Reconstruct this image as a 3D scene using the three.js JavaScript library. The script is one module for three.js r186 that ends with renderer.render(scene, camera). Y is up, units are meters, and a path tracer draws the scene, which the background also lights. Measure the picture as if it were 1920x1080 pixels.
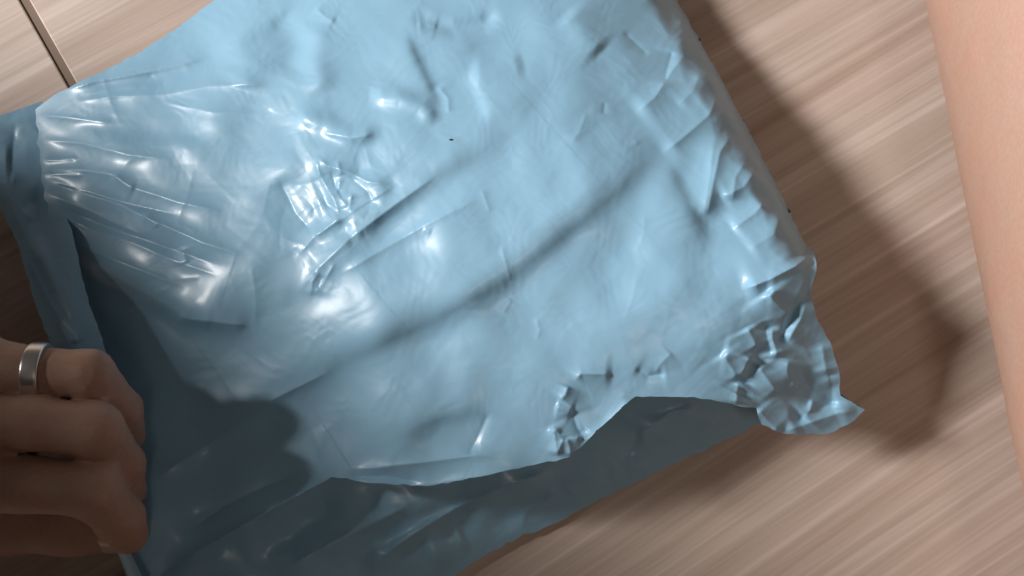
import * as THREE from 'three';
import { mergeGeometries } from 'three/addons/utils/BufferGeometryUtils.js';
import { RectAreaLightUniformsLib } from 'three/addons/lights/RectAreaLightUniformsLib.js';
import { createNoise2D, createNoise3D } from 'simplex-noise';

// ---------------------------------------------------------------- camera, light, exposure
const scene = new THREE.Scene();
const EYE = new THREE.Vector3(0, 0.36, 0.05);
const camera = new THREE.PerspectiveCamera(34.4, 16 / 9, 0.01, 20);
camera.position.copy(EYE);
camera.up.set(0, 0, -1);
camera.lookAt(0, 0, 0);
camera.updateMatrixWorld();
scene.background = new THREE.Color().setRGB(0.06, 0.055, 0.05);      // dim light of the room
RectAreaLightUniformsLib.init();
const LAMP = new THREE.Vector3(-0.80, 0.56, -0.17).normalize();
const lamp = new THREE.RectAreaLight(new THREE.Color().setRGB(1, 0.96, 0.93), 222, 0.33, 0.33);
lamp.position.copy(LAMP).multiplyScalar(2.2);
lamp.lookAt(0, 0, 0);
scene.add(lamp);
// weaker warm lamp on the ceiling, above and behind the person's head
const ceilingLamp = new THREE.RectAreaLight(new THREE.Color().setRGB(1, 0.84, 0.70), 10, 0.4, 0.4);
ceilingLamp.position.set(0.36, 2.4, 0.6);
ceilingLamp.lookAt(0.36, 0, 0.6);
scene.add(ceilingLamp);
const renderer = new THREE.WebGLRenderer({ antialias: true });
renderer.toneMapping = THREE.LinearToneMapping;
renderer.toneMappingExposure = 1.0;
renderer.shadowMap.enabled = true;

// ---------------------------------------------------------------- helpers
let seedState = 20240611;
const rnd = () => { seedState = (seedState * 1664525 + 1013904223) >>> 0; return seedState / 4294967296; };
const noise2 = createNoise2D(rnd), noise3 = createNoise3D(rnd);
const fwd = new THREE.Vector3().sub(EYE).normalize();
const right = new THREE.Vector3(1, 0, 0);
const upv = new THREE.Vector3().crossVectors(right, fwd).normalize();
const TY = Math.tan(THREE.MathUtils.degToRad(34.4 / 2)), TX = TY * 16 / 9;
// point at height h (metres) that the photograph shows at pixel (px, py) of 1920 x 1080
function at(px, py, h) {
  const d = fwd.clone().addScaledVector(right, (px / 960 - 1) * TX).addScaledVector(upv, (1 - py / 540) * TY);
  return d.multiplyScalar((h - EYE.y) / d.y).add(EYE);
}
const clamp = (x, a = 0, b = 1) => Math.min(b, Math.max(a, x));
const smooth = (a, b, x) => { const t = clamp((x - a) / (b - a)); return t * t * (3 - 2 * t); };
function shadows(o) { o.traverse((m) => { if (m.isMesh) { m.castShadow = true; m.receiveShadow = true; } }); return o; }
function dataTexture(w, h, fn, srgb = true) {
  const a = new Uint8Array(w * h * 4), c = [0, 0, 0];
  for (let y = 0, k = 0; y < h; y++) for (let x = 0; x < w; x++, k += 4) {
    fn(x / w, y / h, c);
    a[k] = clamp(c[0]) * 255; a[k + 1] = clamp(c[1]) * 255; a[k + 2] = clamp(c[2]) * 255; a[k + 3] = 255;
  }
  const t = new THREE.DataTexture(a, w, h);
  t.magFilter = THREE.LinearFilter; t.minFilter = THREE.LinearFilter;
  t.wrapS = t.wrapT = THREE.RepeatWrapping;
  if (srgb) t.colorSpace = THREE.SRGBColorSpace;
  t.needsUpdate = true;
  return t;
}
// thin-plate surface through [px, py, height] points
function thinPlate(pts) {
  const n = pts.length, m = n + 3, A = [], S = 500;
  const U = (dx, dy) => { const r2 = (dx * dx + dy * dy) / (S * S); return r2 < 1e-12 ? 0 : r2 * Math.log(r2); };
  for (let i = 0; i < m; i++) A.push(new Float64Array(m + 1));
  for (let i = 0; i < n; i++) {
    for (let j = 0; j < n; j++) A[i][j] = U(pts[i][0] - pts[j][0], pts[i][1] - pts[j][1]) + (i === j ? 0.02 : 0);
    A[i][n] = A[n][i] = 1; A[i][n + 1] = A[n + 1][i] = pts[i][0] / S; A[i][n + 2] = A[n + 2][i] = pts[i][1] / S;
    A[i][m] = pts[i][2];
  }
  for (let i = 0; i < m; i++) {
    let p = i; for (let r = i; r < m; r++) if (Math.abs(A[r][i]) > Math.abs(A[p][i])) p = r;
    [A[i], A[p]] = [A[p], A[i]];
    for (let r = 0; r < m; r++) if (r !== i) { const f = A[r][i] / A[i][i]; if (f) for (let c = i; c <= m; c++) A[r][c] -= f * A[i][c]; }
  }
  const w = A.map((row, i) => row[m] / row[i]);
  return (x, y) => { let s = w[n] + w[n + 1] * x / S + w[n + 2] * y / S; for (let i = 0; i < n; i++) s += w[i] * U(x - pts[i][0], y - pts[i][1]); return s; };
}
// creases and folds: {k: kind, a: millimetres, w: pixels, p: polyline}
function prepare(list) {
  return list.map(([k, a, w, ...c]) => {
    const p = []; for (let i = 0; i < c.length; i += 2) p.push([c[i], c[i + 1]]);
    const len = []; let L = 0;
    for (let i = 0; i + 1 < p.length; i++) { const l = Math.hypot(p[i + 1][0] - p[i][0], p[i + 1][1] - p[i][1]); len.push([L, l]); L += l; }
    if (k === 'r' && w < 14) { w *= 1.3; a *= 0.72; }
    if (k === 'r' && c[0] > 1340 && c[1] > 530) { w *= 1.7; a *= 0.95; } else if (k === 'r' && c[0] > 1220) w *= 1.45; else if (k === 'r' && c[1] > 690 && c[0] > 1000) w *= 1.3;
    const R = w * (k === 's' ? 9 : 4.5), xs = p.map((q) => q[0]), ys = p.map((q) => q[1]);
    return { k, a, w, p, len, L, R, box: [Math.min(...xs) - R, Math.max(...xs) + R, Math.min(...ys) - R, Math.max(...ys) + R] };
  });
}
function folds(list, x, y) {
  let s = 0;
  for (const f of list) {
    if (x < f.box[0] || x > f.box[1] || y < f.box[2] || y > f.box[3]) continue;
    let best = 1e9, side = 1, along = 0;
    for (let i = 0; i + 1 < f.p.length; i++) {
      const [ax, ay] = f.p[i], dx = f.p[i + 1][0] - ax, dy = f.p[i + 1][1] - ay, l = f.len[i][1];
      const t = clamp(((x - ax) * dx + (y - ay) * dy) / (l * l)), ex = x - ax - dx * t, ey = y - ay - dy * t, d = Math.hypot(ex, ey);
      if (d < best) { best = d; side = dx * ey - dy * ex > 0 ? 1 : -1; along = (f.len[i][0] + l * t) / f.L; }
    }
    if (best > f.R) continue;
    const taper = smooth(0, f.k === 's' ? 0.3 : 0.2, along) * smooth(0, f.k === 's' ? 0.3 : 0.2, 1 - along), q = best / f.w, edge = 1 - smooth(0.7, 1, best / f.R);
    if (f.k === 's') s += f.a * taper * side * Math.tanh(q) * Math.exp(-q / 4) * edge;           // step: high on the right hand of the line
    else if (f.k === 'r') s += f.a * taper * Math.exp(-q * 1.1) * edge;                              // sharp crest
    else s += f.a * taper * Math.exp(-q * q) * edge;                                                 // soft roll
  }
  return s;
}
const tri = (x) => { const t = x - Math.floor(x); return t < 0.5 ? 4 * t - 1 : 3 - 4 * t; };
const crumpleWaves = [];
for (let i = 0; i < 7; i++) { const a = rnd() * Math.PI; crumpleWaves.push([Math.cos(a), Math.sin(a), 60 + rnd() * 110, rnd()]); }
function crumple(x, y, scale = 1) {
  const wx = x + 26 * noise2(x / 130, y / 130), wy = y + 26 * noise2(x / 130 + 9, y / 130 - 4);
  let s = 0;
  for (const [c, d, l, ph] of crumpleWaves) s += tri((wx * c + wy * d) / (l * scale) + ph) * (0.35 + 0.65 * Math.abs(noise2(x / (l * 1.6) + ph * 50, y / (l * 1.6)))) * l / 110;
  return s / 3;
}
function edgeInfo(poly, x, y) {           // signed distance (positive inside) and nearest point
  let best = 1e9, nx = 0, ny = 0, inside = false;
  for (let i = 0, j = poly.length - 1; i < poly.length; j = i++) {
    const [ax, ay] = poly[j], [bx, by] = poly[i], dx = bx - ax, dy = by - ay;
    const t = clamp(((x - ax) * dx + (y - ay) * dy) / (dx * dx + dy * dy)), ex = ax + dx * t, ey = ay + dy * t, d = (x - ex) ** 2 + (y - ey) ** 2;
    if (d < best) { best = d; nx = ex; ny = ey; }
    if ((ay > y) !== (by > y) && x < (bx - ax) * (y - ay) / (by - ay) + ax) inside = !inside;
  }
  return [inside ? Math.sqrt(best) : -Math.sqrt(best), nx, ny];
}
function wobble(poly, amount, step = 14) {   // a film edge is never ruler-straight
  const out = [];
  for (let i = 0; i < poly.length; i++) {
    const [ax, ay] = poly[i], [bx, by] = poly[(i + 1) % poly.length], l = Math.hypot(bx - ax, by - ay), n = Math.max(1, Math.round(l / step));
    for (let k = 0; k < n; k++) {
      const t = k / n, e = k ? amount * noise2(ax + bx * 0.3 + t * l / 30, ay * 0.7 + by) : 0;
      out.push([ax + (bx - ax) * t - (by - ay) / l * e, ay + (by - ay) * t + (bx - ax) / l * e]);
    }
  }
  return out;
}
// a film sheet with an outline and a height (in millimetres) at every point of it
function sheet(poly, height, step) {
  const xs = poly.map((p) => p[0]), ys = poly.map((p) => p[1]);
  const x0 = Math.min(...xs) - step, y0 = Math.min(...ys) - step, nx = Math.ceil((Math.max(...xs) - x0) / step) + 2, ny = Math.ceil((Math.max(...ys) - y0) / step) + 2;
  const id = new Int32Array(nx * ny).fill(-1), pos = [], uv = [], index = [], coarse = new Map();
  const roughly = (x, y) => { const a = Math.floor(x / 20), b = Math.floor(y / 20), k = a * 9973 + b; if (!coarse.has(k)) coarse.set(k, edgeInfo(poly, a * 20 + 10, b * 20 + 10)[0]); return coarse.get(k); };
  for (let j = 0; j < ny; j++) for (let i = 0; i < nx; i++) {
    let x = x0 + i * step, y = y0 + j * step;
    const near = roughly(x, y);
    const [d, ex, ey] = Math.abs(near) > 90 ? [near, x, y] : edgeInfo(poly, x, y);
    if (d < -step * 0.75) continue;
    if (d < step * 0.5) { x = ex; y = ey; }
    const p = at(x, y, Math.max(1.5, height(x, y, Math.max(0, d))) / 1000);
    id[j * nx + i] = pos.length / 3; pos.push(p.x, p.y, p.z); uv.push(p.x, p.z);
  }
  for (let j = 0; j + 1 < ny; j++) for (let i = 0; i + 1 < nx; i++) {
    const a = id[j * nx + i], b = id[j * nx + i + 1], c = id[(j + 1) * nx + i], e = id[(j + 1) * nx + i + 1];
    if ((i + j) & 1) { if (a >= 0 && b >= 0 && c >= 0) index.push(a, c, b); if (b >= 0 && c >= 0 && e >= 0) index.push(b, c, e); }
    else { if (a >= 0 && c >= 0 && e >= 0) index.push(a, c, e); if (a >= 0 && e >= 0 && b >= 0) index.push(a, e, b); }
  }
  const g = new THREE.BufferGeometry();
  g.setAttribute('position', new THREE.Float32BufferAttribute(pos, 3));
  g.setAttribute('uv', new THREE.Float32BufferAttribute(uv, 2));
  g.setIndex(index); g.computeVertexNormals();
  return g;
}

// ---------------------------------------------------------------- floor
const floor = new THREE.Group(); floor.name = 'floor';
floor.userData = { kind: 'structure', label: 'pale wood-look floor with slanting grain and one narrow brown joint', category: 'floor' };
scene.add(floor);
{
  const TILE = 1.2, WIDE = 0.6;
  const grain = (seed) => dataTexture(2048, 2048, (u, v, c) => {
    const x = u * TILE, y = v * WIDE;                            // metres along and across the grain
    const bend = 0.006 * noise2(x * 1.6 + seed, y * 2) + 0.0008 * noise2(x * 6, y * 30 + seed);
    const yy = y + bend;
    const broad = noise2(x * 1.6 + seed * 3, yy * 38), mid = noise2(x * 3.5 - seed, yy * 120), fine = noise2(x * 9 + seed, yy * 420), pore = noise2(x * 16, yy * 900 + seed);
    const ring = Math.sin((yy * 210 + 1.6 * noise2(x * 1.3 + seed, yy * 14)) * 1.0);
    let t = 0.5 + 0.17 * broad + 0.15 * mid + 0.10 * fine + 0.03 * pore + 0.03 * ring;
    const streak = Math.pow(Math.max(0, noise2(x * 2.4 + 7 + seed, yy * 95 + 20)), 3);
    t += 0.34 * streak + 0.3 * Math.pow(Math.max(0, noise2(x * 2.8 + seed * 5, yy * 230 - 11)), 3);
    t -= 0.25 * Math.pow(Math.max(0, noise2(x * 1.9 - 5, yy * 70 + seed * 9)), 3);
    const pink = 0.5 + 0.5 * noise2(x * 1.1 - seed, yy * 22 + 3);
    c[0] = 0.61 + 0.19 * t + 0.012 * pink; c[1] = 0.54 + 0.21 * t - 0.006 * pink; c[2] = 0.485 + 0.225 * t - 0.004 * pink;
  });
  const grainBump = dataTexture(1024, 1024, (u, v, c) => { const x = u * TILE, y = v * WIDE; c[0] = c[1] = c[2] = 0.5 + 0.25 * noise2(x * 10, y * 500) + 0.2 * noise2(x * 22, y * 1100); }, false);
  const mats = [3.7, 11.3].map((s) => new THREE.MeshPhysicalMaterial({ map: grain(s), bumpMap: grainBump, bumpScale: 0.00012, roughness: 0.55 }));
  // joint between the two planks seen in the photograph, through these two points
  const a = at(45, 0, 0), b = at(130, 150, 0), c = b.clone().sub(a).normalize(), g = new THREE.Vector3(-c.z, 0, c.x); // c across, g along the grain
  if (g.x < 0) g.negate();
  const GAP = 0.0036, T = 0.008;
  const base = new THREE.Mesh(new THREE.BoxGeometry(4, 0.02, 4), new THREE.MeshStandardMaterial({ color: new THREE.Color().setRGB(0.20, 0.145, 0.11), roughness: 0.9 }));
  base.name = 'subfloor'; base.position.y = -0.0109; floor.add(base);
  const plankShape = new THREE.Shape(); const L = TILE - GAP, W = WIDE - GAP, e = 0.0006;
  plankShape.moveTo(e, e); plankShape.lineTo(L - e, e); plankShape.lineTo(L - e, W - e); plankShape.lineTo(e, W - e); plankShape.closePath();
  const geo = new THREE.ExtrudeGeometry(plankShape, { depth: T, bevelEnabled: true, bevelSize: e, bevelThickness: e, bevelSegments: 2 });
  { const p = geo.attributes.position, uv = geo.attributes.uv; for (let i = 0; i < p.count; i++) uv.setXY(i, p.getX(i) / TILE, p.getY(i) / WIDE); }
  const mid = a.clone().addScaledVector(c, 0.20);                 // middle of the plank that the bag lies on, on the joint
  for (let i = -1; i <= 1; i++) for (let j = -1; j <= 1; j++) {
    const m = new THREE.Mesh(geo, mats[(i + j + 4) % 2]);
    m.name = 'plank';
    const o = mid.clone().addScaledVector(g, i * TILE + GAP / 2).addScaledVector(c, j * WIDE + WIDE / 2);
    const basis = new THREE.Matrix4().makeBasis(g, c.clone().negate(), new THREE.Vector3(0, 1, 0));
    m.quaternion.setFromRotationMatrix(basis);
    m.position.set(o.x, -T - e, o.z);
    floor.add(m);
  }
  shadows(floor);
}

// ---------------------------------------------------------------- the bag
const filmBump = dataTexture(1024, 1024, (u, v, c) => {
  const x = u * 1150, y = v * 1150, patch = smooth(-0.5, 0.6, noise2(u * 4 + 2, v * 4));
  c[0] = c[1] = c[2] = 0.5 + 0.26 * patch * crumple(x, y, 0.55) + 0.1 * crumple(x + 400, y, 0.24);
}, false);
filmBump.wrapS = filmBump.wrapT = THREE.MirroredRepeatWrapping;
filmBump.repeat.set(1 / 0.22, 1 / 0.22);
const film = new THREE.MeshPhysicalMaterial({
  color: new THREE.Color().setRGB(0.245, 0.445, 0.60), roughness: 0.44, ior: 1.5, specularIntensity: 0.65, bumpMap: filmBump, bumpScale: 0.0005,
  side: THREE.DoubleSide, clearcoat: 0.25, clearcoatRoughness: 0.22,
});
const bag = new THREE.Group(); bag.name = 'plastic_bag';
bag.userData = { label: 'crinkled light blue plastic mailing bag lying on the wood floor', category: 'bag' };
scene.add(bag);
const addPart = (name, geo, mat = film, label) => { const m = new THREE.Mesh(geo, mat); m.name = name; if (label) m.userData.label = label; bag.add(m); return m; };

const rightEdge = [[1170, -190], [1270, 0], [1340, 125], [1400, 238], [1455, 345], [1512, 462]];
const topOutline = wobble([
  [112, 172], [250, 105], [330, 55], [395, 5], [640, -190], ...rightEdge,
  [1528, 470], [1531, 505], [1518, 552], [1530, 592], [1556, 640], [1572, 690], [1576, 742], [1622, 768], [1600, 790], [1553, 813], [1500, 815], [1465, 812], [1428, 796], [1418, 764],
  [1385, 762], [1345, 752], [1300, 744], [1192, 743], [1130, 798], [1068, 857], [1000, 872], [905, 893], [800, 911], [700, 906], [622, 894],
  [480, 972], [310, 1068], [272, 1110], [236, 1062], [206, 996], [218, 940], [228, 860], [215, 780], [205, 692], [165, 570], [132, 468],
  [118, 448], [104, 436], [101, 418], [90, 405], [91, 384], [82, 372], [84, 352], [76, 338], [79, 318], [74, 303], [76, 282], [68, 268], [73, 246], [67, 232], [66, 205]], 2.4);
const topBase = thinPlate([
  [112, 172, 15], [250, 105, 14], [395, 5, 12], [640, -190, 10], [66, 205, 12], [72, 300, 15], [132, 468, 18], [205, 690, 26],
  [300, 220, 26], [300, 400, 29], [500, 120, 29], [500, 330, 37], [450, 520, 35], [700, 80, 36], [700, 280, 44], [680, 480, 44],
  [860, -100, 28], [900, 80, 39], [900, 280, 49], [900, 480, 51], [1050, -60, 33], [1100, 120, 43], [1100, 320, 52], [1100, 560, 55],
  [1170, -190, 22], [1270, 0, 27], [1240, 180, 44], [1330, 340, 51], [1400, 238, 42], [1455, 345, 48], [1512, 462, 55], [1350, 500, 57], [1450, 600, 53],
  [1560, 700, 38], [1622, 768, 27], [1553, 813, 27], [1428, 796, 36], [1385, 762, 44], [1192, 743, 49], [1068, 857, 44], [900, 700, 51], [800, 911, 40], [622, 894, 36],
  [700, 760, 44], [500, 800, 30], [420, 680, 27], [330, 760, 26], [310, 1068, 34], [206, 996, 41], [270, 940, 37], [350, 920, 31], [480, 972, 35],
]);
const topFolds = prepare([
  // the long soft fold and its companions
  ['s', 5.0, 38, 1330, 190, 1235, 285, 1150, 368, 1050, 450, 940, 532, 800, 608, 660, 672, 560, 720, 470, 790, 330, 880],
  ['r', 1.8, 20, 640, 685, 520, 745, 420, 815, 330, 872, 280, 905],
  ['s', 1.7, 26, 1010, 200, 965, 240, 900, 285, 820, 335, 740, 398, 640, 470, 560, 548],
  ['r', 1.6, 20, 830, 320, 740, 384, 655, 448, 590, 510, 553, 556],
  ['r', 1.3, 10, 745, 345, 690, 378, 640, 410, 592, 440, 548, 492],
  ['r', 1.2, 16, 900, 372, 800, 420, 700, 478, 630, 520],
  // gathers running in from the torn edge
  ['r', 2.6, 16, 108, 172, 180, 152, 260, 138, 330, 124, 402, 104],
  ['r', 1.6, 16, 130, 192, 220, 180, 310, 176, 390, 160, 520, 158],
  ['s', 1.4, 16, 120, 230, 240, 262, 330, 262, 420, 270],
  ['r', 1.9, 13, 78, 318, 150, 318, 212, 328, 250, 352, 330, 378, 432, 400],
  ['r', -1.6, 14, 90, 345, 170, 362, 250, 385, 340, 405],
  ['r', 1.8, 16, 82, 332, 160, 362, 230, 385, 290, 415, 380, 455, 470, 482],
  ['r', -1.6, 18, 100, 382, 190, 420, 300, 460, 420, 500],
  ['s', -5.2, 20, 112, 452, 180, 505, 250, 545, 330, 592, 400, 615, 485, 640],
  ['r', 1.6, 14, 320, 596, 390, 602, 470, 612],
  ['r', 1.0, 9, 340, 462, 350, 495], ['r', 0.5, 18, 470, 490, 480, 560, 478, 625],
  ['r', -1.2, 22, 520, 330, 555, 400, 590, 440], ['g', 1.6, 34, 430, 60, 470, 120, 450, 170],
  ['g', -1.8, 30, 520, 20, 560, 90, 540, 150], ['g', 1.5, 24, 600, 40, 590, 110, 610, 180],
  ['r', 1.0, 7, 70, 215, 140, 222, 220, 232], ['r', 0.9, 7, 74, 262, 150, 268, 240, 290, 330, 300], ['r', 0.9, 6, 78, 300, 110, 300, 150, 296], ['r', 0.8, 6, 76, 328, 110, 326, 160, 330],
  ['r', 0.9, 7, 88, 362, 180, 402, 280, 448], ['r', 1.0, 7, 104, 430, 170, 470, 260, 505, 350, 540], ['r', 0.8, 7, 96, 396, 170, 430, 250, 455, 330, 490, 420, 520], ['r', 1.2, 8, 212, 326, 232, 345, 254, 356], ['r', 0.9, 6, 268, 402, 290, 420, 296, 428],
  ['r', 0.9, 6, 330, 590, 360, 600, 400, 605], ['r', 0.8, 7, 130, 150, 210, 140, 300, 122], ['r', 0.7, 6, 150, 178, 220, 164, 300, 160], ['r', 0.7, 7, 300, 190, 400, 210, 480, 212],
  // upper middle
  ['s', 1.2, 11, 757, 45, 776, 95, 800, 145, 832, 216],
  ['g', 1.9, 17, 690, 178, 750, 182, 792, 198, 818, 236],
  ['r', 1.1, 9, 820, 160, 840, 185, 842, 215], ['g', 1.8, 18, 540, 210, 610, 232, 660, 255, 720, 246],
  ['r', 1.2, 8, 600, 248, 660, 258, 705, 250], ['r', 1.3, 10, 590, 12, 610, 32, 630, 42],
  ['g', -1.8, 16, 772, 18, 800, 42, 850, 54, 905, 46, 940, 20], ['r', 1.0, 10, 780, 46, 800, 44, 822, 50],
  ['g', 1.3, 24, 880, 128, 930, 132, 985, 118], ['s', -1.5, 16, 870, 118, 900, 180, 918, 240],
  ['g', 1.8, 28, 1060, 20, 1100, 70, 1130, 100], ['r', -0.9, 6, 1168, 58, 1190, 80, 1218, 106], ['r', -0.7, 6, 1134, 190, 1132, 215],
  // bright triangular crinkle
  ['r', 1.9, 9, 588, 287, 612, 310, 650, 322, 690, 340, 740, 348], ['r', 1.3, 8, 588, 287, 600, 330, 620, 365, 640, 408], ['r', 1.1, 7, 640, 330, 632, 360, 655, 395],
  ['r', 0.9, 6, 660, 360, 655, 400], ['r', -1.0, 6, 620, 318, 630, 350, 648, 382], ['r', 1.2, 8, 640, 405, 610, 430, 588, 446], ['r', 0.8, 5, 632, 300, 640, 330], ['r', -0.8, 6, 655, 330, 690, 360, 700, 380],
  ['r', 1.2, 7, 600, 505, 585, 530, 582, 556], ['r', -0.9, 6, 606, 515, 596, 545], ['r', 1.0, 6, 630, 490, 612, 520, 590, 552],
  // pleats along the right edge
  ['r', 2.34, 22, 1290, 96, 1260, 132, 1230, 180, 1190, 215], ['r', -1.87, 18, 1262, 92, 1250, 135, 1246, 160],
  ['r', 2.03, 20, 1352, 168, 1330, 215, 1290, 250, 1240, 290], ['r', 2.18, 18, 1376, 245, 1350, 285, 1338, 340, 1325, 410],
  ['r', 1.72, 16, 1420, 315, 1395, 350, 1350, 372], ['r', 1.72, 15, 1440, 372, 1415, 400, 1370, 432], ['r', 1.40, 13, 1468, 400, 1450, 440, 1400, 470],
  ['r', 1.40, 15, 1400, 300, 1380, 330, 1372, 380], ['r', 1.25, 12, 1315, 130, 1300, 170, 1270, 200],
  ['s', 1.6, 16, 1250, 300, 1290, 380, 1340, 470], ['r', 1.25, 18, 1340, 250, 1330, 340, 1318, 420],
  // right corner
  ['r', 4.0, 16, 1528, 472, 1490, 500, 1440, 525, 1390, 545], ['r', -2.0, 12, 1505, 462, 1518, 482, 1528, 500],
  ['r', 4.2, 12, 1436, 543, 1450, 565, 1470, 582, 1488, 592], ['r', 2.2, 10, 1436, 543, 1470, 545, 1512, 556], ['r', -4.2, 11, 1502, 560, 1485, 595, 1470, 625, 1452, 646],
  ['r', 3.4, 10, 1512, 566, 1500, 600, 1488, 620, 1475, 645], ['r', 3.2, 9, 1448, 612, 1450, 640, 1458, 672], ['r', -2.4, 9, 1432, 600, 1440, 640, 1445, 670],
  ['r', 2.6, 10, 1400, 612, 1412, 635, 1422, 655], ['r', 3.0, 9, 1408, 665, 1396, 690, 1386, 712], ['r', -2.6, 9, 1415, 678, 1408, 700, 1392, 722],
  ['r', 3.0, 10, 1418, 684, 1440, 712, 1460, 740], ['r', 2.6, 9, 1478, 672, 1476, 700, 1495, 730], ['r', -3.0, 12, 1500, 690, 1520, 730, 1510, 770],
  ['r', 2.6, 9, 1352, 660, 1372, 690, 1384, 715], ['r', 2.2, 9, 1352, 660, 1390, 668, 1420, 674], ['r', 2.4, 9, 1384, 715, 1382, 745, 1380, 760],
  ['r', -2.4, 10, 1400, 730, 1392, 745], ['r', 2.4, 10, 1418, 764, 1440, 790, 1466, 811], ['r', 2.8, 8, 1524, 745, 1520, 770, 1505, 785], ['r', 2.4, 8, 1466, 811, 1510, 796, 1570, 775, 1612, 770],
  ['r', -3.4, 12, 1480, 790, 1530, 770, 1572, 748], ['r', 2.4, 11, 1540, 640, 1548, 690, 1560, 730], ['r', -3.2, 13, 1552, 690, 1560, 730, 1560, 765],
  // torn front edge
  ['r', 2.4, 9, 1075, 716, 1090, 700, 1150, 702], ['r', 2.2, 8, 1066, 722, 1060, 740, 1050, 752], ['r', 1.8, 7, 1040, 762, 1065, 768, 1075, 772], ['r', -1.8, 9, 1072, 770, 1082, 800, 1092, 820],
  ['r', 3.0, 9, 1192, 745, 1150, 782, 1108, 822, 1092, 824], ['r', 2.2, 7, 1036, 796, 1050, 815, 1072, 818, 1094, 824], ['r', 2.2, 6, 1036, 796, 1042, 830, 1044, 856], ['r', 2.0, 6, 1058, 818, 1050, 838, 1044, 856], ['r', 1.8, 6, 1062, 820, 1068, 838, 1070, 856],
  ['r', -1.6, 9, 1190, 690, 1215, 705, 1250, 700], ['r', 1.0, 8, 1262, 660, 1240, 680, 1228, 700],
  ['r', 2.6, 12, 640, 880, 700, 878, 800, 866, 900, 852, 948, 858], ['r', -2.2, 12, 640, 896, 720, 892, 800, 906], ['r', 1.8, 12, 622, 893, 700, 904, 800, 910, 900, 893, 1000, 871],
  ['r', -1.4, 10, 920, 768, 900, 810, 876, 858], ['s', 1.4, 20, 925, 770, 820, 790, 740, 830],
  ['r', 4.2, 16, 622, 893, 540, 938, 470, 976, 390, 1022, 310, 1068], ['r', -2.6, 20, 580, 880, 500, 910, 420, 950, 330, 1010],
  // small ones on the flat
  ['r', 0.40, 5, 903, 352, 912, 380, 920, 400], ['r', 0.45, 4, 793, 430, 808, 436], ['r', 0.35, 5, 940, 460, 950, 500, 958, 530], ['r', 0.45, 7, 1005, 595, 1012, 620, 1005, 640], ['r', 0.35, 6, 960, 560, 940, 590], ['r', 0.35, 4, 1190, 262, 1196, 272], ['r', 0.40, 7, 1100, 210, 1085, 250, 1070, 270],
]);
{ // many faint creases
  const extra = [];
  for (let i = 0; i < 260; i++) {
    const x = 150 + rnd() * 1330, y = -150 + rnd() * 1000, near = x > 1180 ? 0.9 : x < 700 ? 1.1 : 0.4, a = (rnd() - 0.5) * 1.5 + (rnd() < 0.6 ? -0.65 : 1.1), l = 40 + rnd() * rnd() * 150, b = (rnd() - 0.5) * 18;
    extra.push(['r', (rnd() < 0.6 ? 1 : -1) * (0.06 + 0.32 * rnd() * rnd()) * near, 4 + rnd() * 9, x, y, x + Math.cos(a) * l / 2 - Math.sin(a) * b, y + Math.sin(a) * l / 2 + Math.cos(a) * b, x + Math.cos(a) * l, y + Math.sin(a) * l]);
  }
  topFolds.push(...prepare(extra));
}
const rightLine = [...rightEdge, [1528, 470]];
function lineDistance(line, x, y) {
  let best = 1e9;
  for (let i = 0; i + 1 < line.length; i++) {
    const [ax, ay] = line[i], dx = line[i + 1][0] - ax, dy = line[i + 1][1] - ay, t = clamp(((x - ax) * dx + (y - ay) * dy) / (dx * dx + dy * dy));
    best = Math.min(best, Math.hypot(x - ax - dx * t, y - ay - dy * t));
  }
  return best;
}
function topHeight(x, y) {
  let h = topBase(x, y) + folds(topFolds, x, y);
  h += 1.5 * noise2(x / 230, y / 230) + 0.3 * noise2(x / 105 + 5, y / 105);
  const corner = Math.exp(-(((x - 1475) / 95) ** 2 + ((y - 680) / 105) ** 2));
  h += 2.6 * corner * crumple(x, y, 1.7);
  h += 1.3 * Math.exp(-(((x - 1340) / 150) ** 2 + ((y - 640) / 110) ** 2)) * crumple(x + 300, y, 2);
  h += 1.0 * Math.exp(-(((x - 640) / 110) ** 2 + ((y - 380) / 120) ** 2)) * crumple(x - 200, y + 80, 0.6);
  // geometry only: height in millimetres at which the film rolls over the long side of the filled bag, within w pixels of its outline
  const d = lineDistance(rightLine, x, y), w = 58 + 16 * noise2(x / 75 + 3, y / 75);
  if (d < w) { const q = 1 - d / w; h -= 20 * (1 - Math.sqrt(Math.max(0, 1 - q * q))); }
  return h;
}
addPart('top_sheet', sheet(topOutline, topHeight, 2.4));

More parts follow.
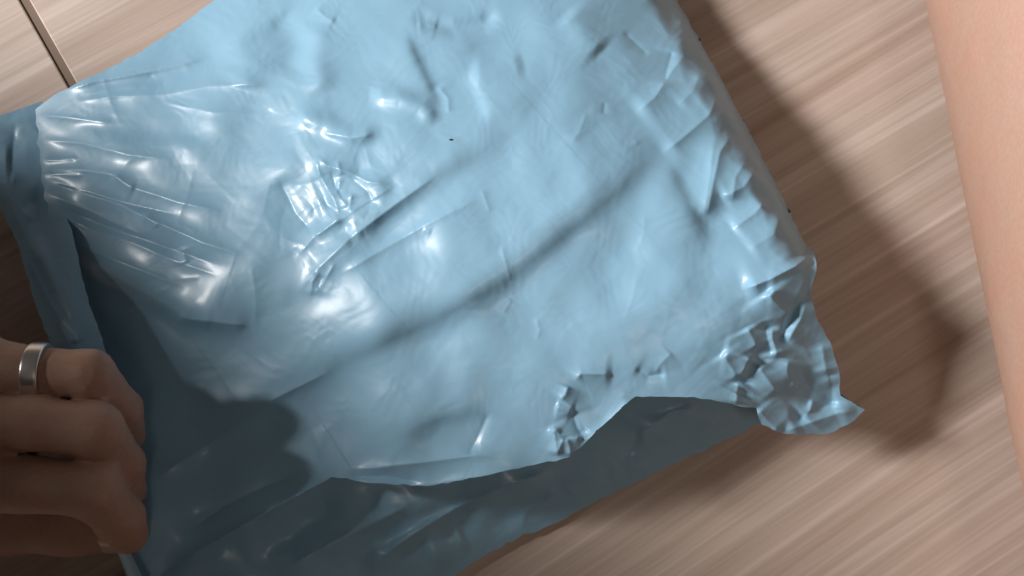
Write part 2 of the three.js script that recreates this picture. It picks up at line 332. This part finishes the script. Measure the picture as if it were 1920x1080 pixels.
// lower layer of the open mouth, lying on the floor
const lowOutline = wobble([[180, 1125], [300, 1045], [480, 940], [620, 860], [800, 870], [1000, 835], [1100, 770], [1200, 705], [1440, 745], [1432, 790], [1350, 830], [1280, 862], [1190, 905], [1100, 950], [1010, 996], [975, 1006], [905, 1045], [845, 1084], [600, 1240], [250, 1240]], 3);
const lowBase = thinPlate([[180, 1125, 20], [480, 940, 24], [620, 860, 26], [1000, 835, 24], [1200, 705, 22], [1440, 745, 12], [1432, 790, 3], [1280, 862, 3], [1100, 950, 3], [975, 1006, 4], [845, 1084, 4], [600, 1240, 5], [250, 1240, 10], [700, 960, 18], [900, 930, 16], [1100, 860, 14], [500, 1040, 19], [700, 1080, 11], [1250, 790, 14]]);
const lowFolds = prepare([
  ['r', 4.6, 15, 690, 1072, 740, 1025, 800, 985, 870, 945, 940, 915, 1060, 880], ['s', 3.0, 24, 1080, 872, 1000, 905, 900, 930, 800, 990, 700, 1060],
  ['g', -3.0, 26, 640, 930, 560, 990, 470, 1050], ['r', 3.0, 18, 780, 940, 640, 1010, 520, 1075], ['g', -2.4, 20, 900, 935, 760, 985, 640, 1060],
  ['r', 2.0, 14, 975, 1002, 985, 960, 1040, 930, 1090, 905], ['r', 2.2, 14, 1215, 840, 1205, 810, 1250, 780, 1310, 760], ['r', -1.8, 14, 1150, 880, 1180, 850, 1200, 800],
  ['r', 1.8, 10, 1146, 900, 1155, 875, 1165, 850], ['g', 2.5, 30, 880, 1010, 800, 1050], ['r', 1.5, 14, 1300, 840, 1330, 800, 1390, 780], ['r', 1.6, 12, 1060, 930, 1100, 900, 1140, 890],
]);
addPart('front_sheet', sheet(lowOutline, (x, y, d) => Math.max(2.2, lowBase(x, y) + (folds(lowFolds, x, y) + 1.2 * noise2(x / 120 + 8, y / 90) + 1.0 * crumple(x, y, 1.5)) * smooth(-10, 60, d)), 4));

// lip of the mouth, folded back towards the hand
const lipOutline = wobble([[-60, 232], [0, 216], [40, 203], [80, 190], [95, 240], [105, 300], [122, 390], [140, 455], [160, 545], [185, 620], [212, 700], [240, 790], [190, 800], [120, 680], [92, 640], [70, 580], [38, 470], [5, 395], [-40, 300]], 2.5);
const lipBase = thinPlate([[-60, 232, 9], [0, 216, 8], [66, 194, 6], [80, 300, 8], [100, 390, 14], [135, 455, 25], [160, 545, 33], [212, 700, 42], [240, 790, 40], [190, 800, 44], [120, 680, 42], [70, 580, 34], [38, 470, 25], [5, 395, 17], [-40, 300, 11]]);
const lipFolds = prepare([
  ['r', 3.4, 10, 52, 470, 62, 505, 90, 560, 115, 600, 130, 630, 150, 655], ['r', 2.4, 7, 114, 603, 128, 618, 138, 628, 142, 645], ['s', -3.0, 12, 48, 445, 70, 490, 95, 540, 120, 590, 150, 640],
  ['r', -1.0, 14, 30, 220, 22, 300, 20, 350, 60, 420], ['r', 2.2, 10, 28, 318, 22, 350, 40, 390, 60, 420], ['s', 2.0, 14, 75, 320, 62, 380, 64, 420, 90, 480, 130, 560],
  ['r', 2.0, 12, 10, 260, 12, 330, 30, 400, 48, 450], ['r', -1.8, 10, 70, 480, 88, 520, 110, 565],
]);
addPart('mouth_lip', sheet(lipOutline, (x, y, d) => lipBase(x, y) + (folds(lipFolds, x, y) + 0.6 * crumple(x * 1.4, y * 1.4)) * smooth(-8, 24, d), 3));

// turned edge of the film beside the thumb
const hemOutline = wobble([[205, 994], [222, 1008], [238, 1024], [252, 1050], [275, 1095], [262, 1140], [248, 1110], [232, 1066], [218, 1030]], 1);
addPart('turned_edge', sheet(hemOutline, (x, y) => 44 - 0.035 * (y - 994) + 3.5 * Math.sin(clamp((x - 205 - (y - 994) * 0.4) / 40) * 2), 3));

// side and back of the filled bag, from the outline down to the floor
{
  const loop = topOutline.filter(([x, y]) => true), pos = [], uv = [], index = [], rows = 9;
  const i0 = loop.findIndex(([x, y]) => Math.abs(x - 640) < 0.01 && Math.abs(y + 190) < 0.01), i1 = loop.findIndex(([x, y]) => Math.abs(x - 1600) < 0.01 && Math.abs(y - 790) < 0.01);
  const ring = loop.slice(i0, i1 + 1), heart = at(980, 380, 0), P = ring.map(([x, y]) => at(x, y, topHeight(x, y) / 1000 - 0.0006));
  P.forEach((p, i) => {
    const inward = heart.clone().sub(p).setY(0).normalize();
    for (let r = 0; r < rows; r++) {
      const t = r / (rows - 1), q = p.clone().addScaledVector(inward, 0.0032 + 0.034 * Math.pow(t, 1.4) + 0.0018 * noise2(i * 0.21, t * 2));
      q.y = THREE.MathUtils.lerp(p.y, 0.0022, t);
      pos.push(q.x, q.y, q.z); uv.push(i * 0.003, q.y);
      if (i && r) { const a = (i - 1) * rows + r - 1, b = i * rows + r - 1; index.push(a, b, a + 1, b, b + 1, a + 1); }
    }
  });
  const g = new THREE.BufferGeometry();
  g.setAttribute('position', new THREE.Float32BufferAttribute(pos, 3)); g.setAttribute('uv', new THREE.Float32BufferAttribute(uv, 2)); g.setIndex(index); g.computeVertexNormals();
  addPart('side_sheet', g);
  const under = new THREE.Shape([[150, 210], [420, 40], [680, -170], [1080, -170], [1360, 470], [1380, 690], [1150, 850], [600, 1050], [260, 900]].map(([x, y]) => { const p = at(x, y, 0); return new THREE.Vector2(p.x, -p.z); }));
  const ug = new THREE.ShapeGeometry(under); ug.rotateX(-Math.PI / 2); ug.translate(0, 0.0018, 0);
  addPart('bottom_sheet', ug);
}
{ // dark fleck stuck to the film
  const s = new THREE.IcosahedronGeometry(0.0007, 1); s.scale(1.1, 0.4, 0.5);
  const m = addPart('dark_fleck', s, new THREE.MeshStandardMaterial({ color: new THREE.Color().setRGB(0.02, 0.02, 0.022), roughness: 0.8 }), 'tiny dark fleck on the film');
  m.position.copy(at(846, 262, topHeight(846, 262) / 1000 + 0.0001));
}
shadows(bag);

// ---------------------------------------------------------------- the person: one body, most of it outside the frame
const smin = (a, b, k) => { const h = Math.max(k - Math.abs(a - b), 0) / k; return Math.min(a, b) - h * h * k * 0.25; };
function capsule(a, b, ra, rb) {
  const ab = b.clone().sub(a), l2 = ab.lengthSq();
  return (x, y, z) => { const px = x - a.x, py = y - a.y, pz = z - a.z, t = clamp((px * ab.x + py * ab.y + pz * ab.z) / l2); return Math.hypot(px - ab.x * t, py - ab.y * t, pz - ab.z * t) - (ra + (rb - ra) * t); };
}
function chain(pts) { // [[Vector3, radius], ...]
  const parts = []; for (let i = 0; i + 1 < pts.length; i++) parts.push(capsule(pts[i][0], pts[i + 1][0], pts[i][1], pts[i + 1][1]));
  return parts;
}
function surface(field, lo, hi, cell) { // naive surface nets
  const n = [0, 1, 2].map((k) => Math.ceil((hi.getComponent(k) - lo.getComponent(k)) / cell) + 1), [nx, ny, nz] = n;
  const v = new Float32Array(nx * ny * nz), at3 = (i, j, k) => i + nx * (j + ny * k);
  for (let k = 0; k < nz; k++) for (let j = 0; j < ny; j++) for (let i = 0; i < nx; i++) v[at3(i, j, k)] = field(lo.x + i * cell, lo.y + j * cell, lo.z + k * cell);
  const id = new Int32Array(nx * ny * nz).fill(-1), pos = [], index = [];
  const C = [[0, 0, 0], [1, 0, 0], [0, 1, 0], [1, 1, 0], [0, 0, 1], [1, 0, 1], [0, 1, 1], [1, 1, 1]], E = [[0, 1], [2, 3], [4, 5], [6, 7], [0, 2], [1, 3], [4, 6], [5, 7], [0, 4], [1, 5], [2, 6], [3, 7]];
  for (let k = 0; k + 1 < nz; k++) for (let j = 0; j + 1 < ny; j++) for (let i = 0; i + 1 < nx; i++) {
    const d = C.map(([a, b, c]) => v[at3(i + a, j + b, k + c)]);
    let s = [0, 0, 0], m = 0;
    for (const [p, q] of E) if ((d[p] < 0) !== (d[q] < 0)) { const t = d[p] / (d[p] - d[q]); for (let c = 0; c < 3; c++) s[c] += C[p][c] + (C[q][c] - C[p][c]) * t; m++; }
    if (!m) continue;
    id[at3(i, j, k)] = pos.length / 3;
    pos.push(lo.x + (i + s[0] / m) * cell, lo.y + (j + s[1] / m) * cell, lo.z + (k + s[2] / m) * cell);
  }
  const quad = (a, b, c, d, flip) => { if (a < 0 || b < 0 || c < 0 || d < 0) return; if (flip) index.push(a, c, b, a, d, c); else index.push(a, b, c, a, c, d); };
  for (let k = 1; k + 1 < nz; k++) for (let j = 1; j + 1 < ny; j++) for (let i = 1; i + 1 < nx; i++) {
    const a = v[at3(i, j, k)] < 0;
    if (a !== v[at3(i + 1, j, k)] < 0) quad(id[at3(i, j - 1, k - 1)], id[at3(i, j, k - 1)], id[at3(i, j, k)], id[at3(i, j - 1, k)], !a);
    if (a !== v[at3(i, j + 1, k)] < 0) quad(id[at3(i - 1, j, k - 1)], id[at3(i - 1, j, k)], id[at3(i, j, k)], id[at3(i, j, k - 1)], !a);
    if (a !== v[at3(i, j, k + 1)] < 0) quad(id[at3(i - 1, j - 1, k)], id[at3(i, j - 1, k)], id[at3(i, j, k)], id[at3(i - 1, j, k)], !a);
  }
  const g = new THREE.BufferGeometry();
  g.setAttribute('position', new THREE.Float32BufferAttribute(pos, 3)); g.setIndex(index); g.computeVertexNormals();
  const uv = new Float32Array(pos.length / 3 * 2); for (let i = 0; i < pos.length / 3; i++) { uv[2 * i] = pos[3 * i] + pos[3 * i + 1]; uv[2 * i + 1] = pos[3 * i + 2] + 0.6 * pos[3 * i + 1]; }
  g.setAttribute('uv', new THREE.BufferAttribute(uv, 2));
  return g;
}
const V = (x, y, z) => new THREE.Vector3(x, y, z), mm = (x, y, h) => at(x, y, h / 1000);
const union = (list, k) => (x, y, z) => { let d = 1; for (const f of list) d = smin(d, f(x, y, z), k); return d; };

// left hand: palm beyond the frame's edge, fingers pinching the film against the thumb
const knuckle = { little: mm(-150, 590, 62), ring: mm(-75, 668, 73), middle: mm(-78, 788, 77), index: mm(-70, 905, 74) };
const wrist = knuckle.middle.clone().add(V(-0.088, 0.022, 0.004));
const fingerPaths = {
  little: [[knuckle.little, 0.0085], [mm(-20, 690, 50), 0.0080], [mm(60, 760, 42), 0.0072], [mm(80, 800, 40), 0.0062]],
  ring: [[knuckle.ring, 0.0090], [mm(40, 696, 72), 0.0076], [mm(165, 703, 69), 0.0079], [mm(224, 768, 54), 0.0070], [mm(240, 815, 42), 0.0058]],
  middle: [[knuckle.middle, 0.0094], [mm(60, 793, 78), 0.0080], [mm(178, 805, 73), 0.0083], [mm(226, 870, 55), 0.0072], [mm(240, 922, 43), 0.0060]],
  index: [[knuckle.index, 0.0096], [mm(60, 908, 72), 0.0084], [mm(172, 916, 68), 0.0086], [mm(224, 972, 54), 0.0075], [mm(242, 1002, 45), 0.0064]],
};
const thumbPath = [[wrist.clone().add(V(0.018, -0.014, 0.024)), 0.0135], [mm(-160, 985, 44), 0.0125], [mm(20, 965, 38), 0.0115], [mm(140, 976, 35), 0.0102], [mm(205, 986, 33), 0.0080]];
const palm = [
  capsule(wrist, knuckle.ring.clone().add(V(-0.004, -0.006, 0)), 0.020, 0.0125), capsule(wrist, knuckle.middle.clone().add(V(-0.004, -0.006, 0)), 0.020, 0.013),
  capsule(wrist, knuckle.index.clone().add(V(-0.004, -0.006, 0)), 0.020, 0.013), capsule(wrist, knuckle.little.clone().add(V(-0.004, -0.006, 0)), 0.019, 0.0115),
];
const elbow = V(-0.50, 0.25, -0.07), shoulder = V(-0.44, 0.49, 0.20), neck = V(-0.10, 0.61, 0.24), chest = V(-0.15, 0.50, 0.28), hip = V(-0.28, 0.14, 0.62), shoulder2 = V(-0.04, 0.54, 0.37);
const forearm = capsule(wrist, elbow, 0.0235, 0.040);
const handField = (() => {
  const fingers = Object.values(fingerPaths).map((p) => union(chain(p), 0.0022)), thumb = union(chain(thumbPath), 0.008), pf = union([...palm, forearm], 0.014);
  return (x, y, z) => {
    const p = pf(x, y, z); let d = p;
    for (const f of fingers) { const q = f(x, y, z); d = Math.min(d, smin(p, q, 0.007)); }
    d = Math.min(d, smin(p, thumb(x, y, z), 0.016));
    return d + 0.00022 * noise3(x * 300, y * 300, z * 300) + 0.0003 * noise3(x * 90, y * 90, z * 90);
  };
})();
const handGeo = surface(handField, V(wrist.x - 0.03, 0.005, wrist.z - 0.075), V(-0.115, 0.15, 0.16), 0.0019);

// right leg stretched out along the bag
const legA = at(1735, 0, 0), legB = at(1922, 945, 0), along = legB.clone().sub(legA).normalize(), out = V(-along.z, 0, along.x); if (out.x < 0) out.negate();
const sight = legA.clone().sub(EYE).cross(legB.clone().sub(EYE)).normalize(); if (sight.x < 0) sight.negate();      // the leg touches this plane and the floor
const legAxis = (t, r, lift = 0) => { const p = legA.clone().addScaledVector(along, t).setY(r - 0.002 + lift); return p.addScaledVector(out, (r - sight.dot(p.clone().sub(EYE))) / sight.dot(out)); };
const ankle = legAxis(-0.17, 0.040), shin = legAxis(0.0, 0.047), knee = legAxis(0.32, 0.057, 0.01);
const legChain = chain([[ankle, 0.040], [knee, 0.057]]);
const thigh = chain([[knee, 0.058], [hip.clone().add(V(0.12, 0, 0)), 0.085]]);
const legField = union(legChain, 0.004);
const legGeo = surface((x, y, z) => legField(x, y, z) + 0.0003 * noise3(x * 60, y * 60, z * 30), V(shin.x - 0.11, -0.008, shin.z - 0.06), V(0.44, 0.13, 0.24), 0.0045);
const foot = chain([[ankle, 0.038], [ankle.clone().addScaledVector(along, -0.06).add(V(0.01, -0.006, 0)), 0.036], [ankle.clone().addScaledVector(along, -0.10).add(V(0.02, 0.09, 0)), 0.026]]);
const torso = [capsule(hip, chest, 0.135, 0.125), capsule(chest, neck, 0.11, 0.055), capsule(shoulder, shoulder2, 0.062, 0.062)];
const armUpper = [capsule(elbow, shoulder, 0.043, 0.056)];
const head = [capsule(neck, V(-0.06, 0.69, 0.18), 0.055, 0.058), (x, y, z) => Math.hypot(x + 0.035, (y - 0.73) / 1.25, z - 0.14) - 0.088, capsule(V(-0.01, 0.70, 0.06), V(-0.005, 0.685, 0.045), 0.010, 0.013)];
const leftKnee = V(-0.35, 0.28, 0.24), leftLeg = chain([[hip.clone().add(V(-0.08, -0.02, 0.02)), 0.085], [leftKnee, 0.062], [V(-0.37, 0.16, 0.10), 0.055], [V(-0.38, 0.045, -0.01), 0.042], [V(-0.34, 0.03, -0.12), 0.032]]);
const bodyField = union([...thigh, ...foot, ...torso, ...armUpper, forearm, ...head, ...leftLeg], 0.03);
const bodyGeo = surface((x, y, z) => {
  const d = Math.min(bodyField(x, y, z), legField(x, y, z) + (z > -0.20 && z < 0.2 ? 0.014 : 0));
  return d + 0.0004 * noise3(x * 40, y * 40, z * 40);
}, V(-0.80, -0.01, -0.42), V(0.50, 0.90, 1.12), 0.0135);
const skinBump = dataTexture(512, 512, (u, v, c) => { const x = u * 22, y = v * 22; c[0] = c[1] = c[2] = 0.5 + 0.2 * noise2(x * 3, y * 3) + 0.16 * (1 - Math.abs(noise2(x * 1.2 + 7, y * 0.7)) * 2) + 0.12 * noise2(x * 8, y * 8); }, false);
skinBump.wrapS = skinBump.wrapT = THREE.MirroredRepeatWrapping; skinBump.repeat.set(1 / 0.07, 1 / 0.07);
const skinMap = dataTexture(512, 512, (u, v, c) => {
  const a = noise2(u * 5, v * 5), b = noise2(u * 16 + 4, v * 16), f = noise2(u * 70, v * 70);
  c[0] = 0.70 + 0.006 * a + 0.008 * f; c[1] = 0.562 - 0.009 * a - 0.007 * b + 0.012 * f; c[2] = 0.492 - 0.010 * a - 0.008 * b + 0.012 * f;
});
skinMap.wrapS = skinMap.wrapT = THREE.MirroredRepeatWrapping; skinMap.repeat.set(1 / 0.16, 1 / 0.16);
const skin = new THREE.MeshPhysicalMaterial({ map: skinMap, roughness: 0.58, bumpMap: skinBump, bumpScale: 0.00008, sheen: 0.15, sheenRoughness: 0.6, sheenColor: new THREE.Color().setRGB(0.8, 0.5, 0.4) });
const person = new THREE.Mesh(mergeGeometries([handGeo, legGeo, bodyGeo]), skin);
person.name = 'person';
person.userData = { label: 'person with a ringed hand gripping the blue bag and one bare leg beside it', category: 'person' };
scene.add(person);
{ // clothing: a dark shirt with a sleeve to the forearm, and shorts
  const sleeve = union([capsule(elbow.clone().lerp(wrist, 0.35), elbow, 0.048, 0.060), capsule(elbow, shoulder, 0.060, 0.078), capsule(hip.clone().add(V(-0.08, -0.02, 0.02)), leftKnee.clone().add(V(0, -0.01, 0.04)), 0.11, 0.085)], 0.02);
  const shirtField = union([sleeve, capsule(hip, chest, 0.148, 0.14), capsule(chest, neck.clone().lerp(chest, 0.3), 0.125, 0.08), capsule(shoulder, shoulder2, 0.078, 0.078)], 0.03);
  const cloth = new THREE.MeshStandardMaterial({ color: new THREE.Color().setRGB(0.05, 0.05, 0.06), roughness: 0.95, side: THREE.DoubleSide });
  const shirt = new THREE.Mesh(surface((x, y, z) => shirtField(x, y, z) + 0.004 * noise3(x * 18, y * 14, z * 18), V(-0.85, -0.02, -0.18), V(0.16, 0.80, 0.86), 0.014), cloth);
  shirt.name = 'shirt'; person.add(shirt);
  // silver band on the ring finger
  const prof = []; const R = 0.0085, Wd = 0.0026, TH = 0.0009;
  for (let i = 0; i <= 20; i++) { const a = i / 20 * Math.PI * 2; prof.push(new THREE.Vector2(R + TH * Math.sign(Math.cos(a)) * Math.pow(Math.abs(Math.cos(a)), 0.5), Wd * Math.sign(Math.sin(a)) * Math.pow(Math.abs(Math.sin(a)), 0.5))); }
  const band = new THREE.Mesh(new THREE.LatheGeometry(prof, 64), new THREE.MeshPhysicalMaterial({ color: new THREE.Color().setRGB(0.78, 0.76, 0.72), metalness: 1, roughness: 0.3 }));
  band.name = 'ring'; band.userData.label = 'plain silver band';
  band.position.copy(mm(72, 699, 71.3));
  band.quaternion.setFromUnitVectors(V(0, 1, 0), mm(172, 702, 68).sub(mm(-30, 672, 73)).normalize());
  band.rotateX(-0.12);
  person.add(band);
  // nails
  const nailMat = new THREE.MeshPhysicalMaterial({ color: new THREE.Color().setRGB(0.62, 0.42, 0.36), roughness: 0.3, clearcoat: 0.4 });
  const nailGeo = new THREE.SphereGeometry(1, 24, 16); nailGeo.scale(0.0062, 0.0014, 0.0054);
  const nail = (tip, before, r, normal) => {
    const n = new THREE.Mesh(nailGeo, nailMat); n.name = 'nail';
    const ax = tip.clone().sub(before).normalize(), nn = normal.clone().addScaledVector(ax, -normal.dot(ax)).normalize();
    n.quaternion.setFromRotationMatrix(new THREE.Matrix4().makeBasis(ax, nn, ax.clone().cross(nn)));
    n.position.copy(tip).addScaledVector(nn, r - 0.0006).addScaledVector(ax, 0.001); person.add(n);
  };
  nail(thumbPath[4][0], thumbPath[3][0], 0.0076, V(0, 0.55, 0.85));
}
shadows(person);

renderer.render(scene, camera);
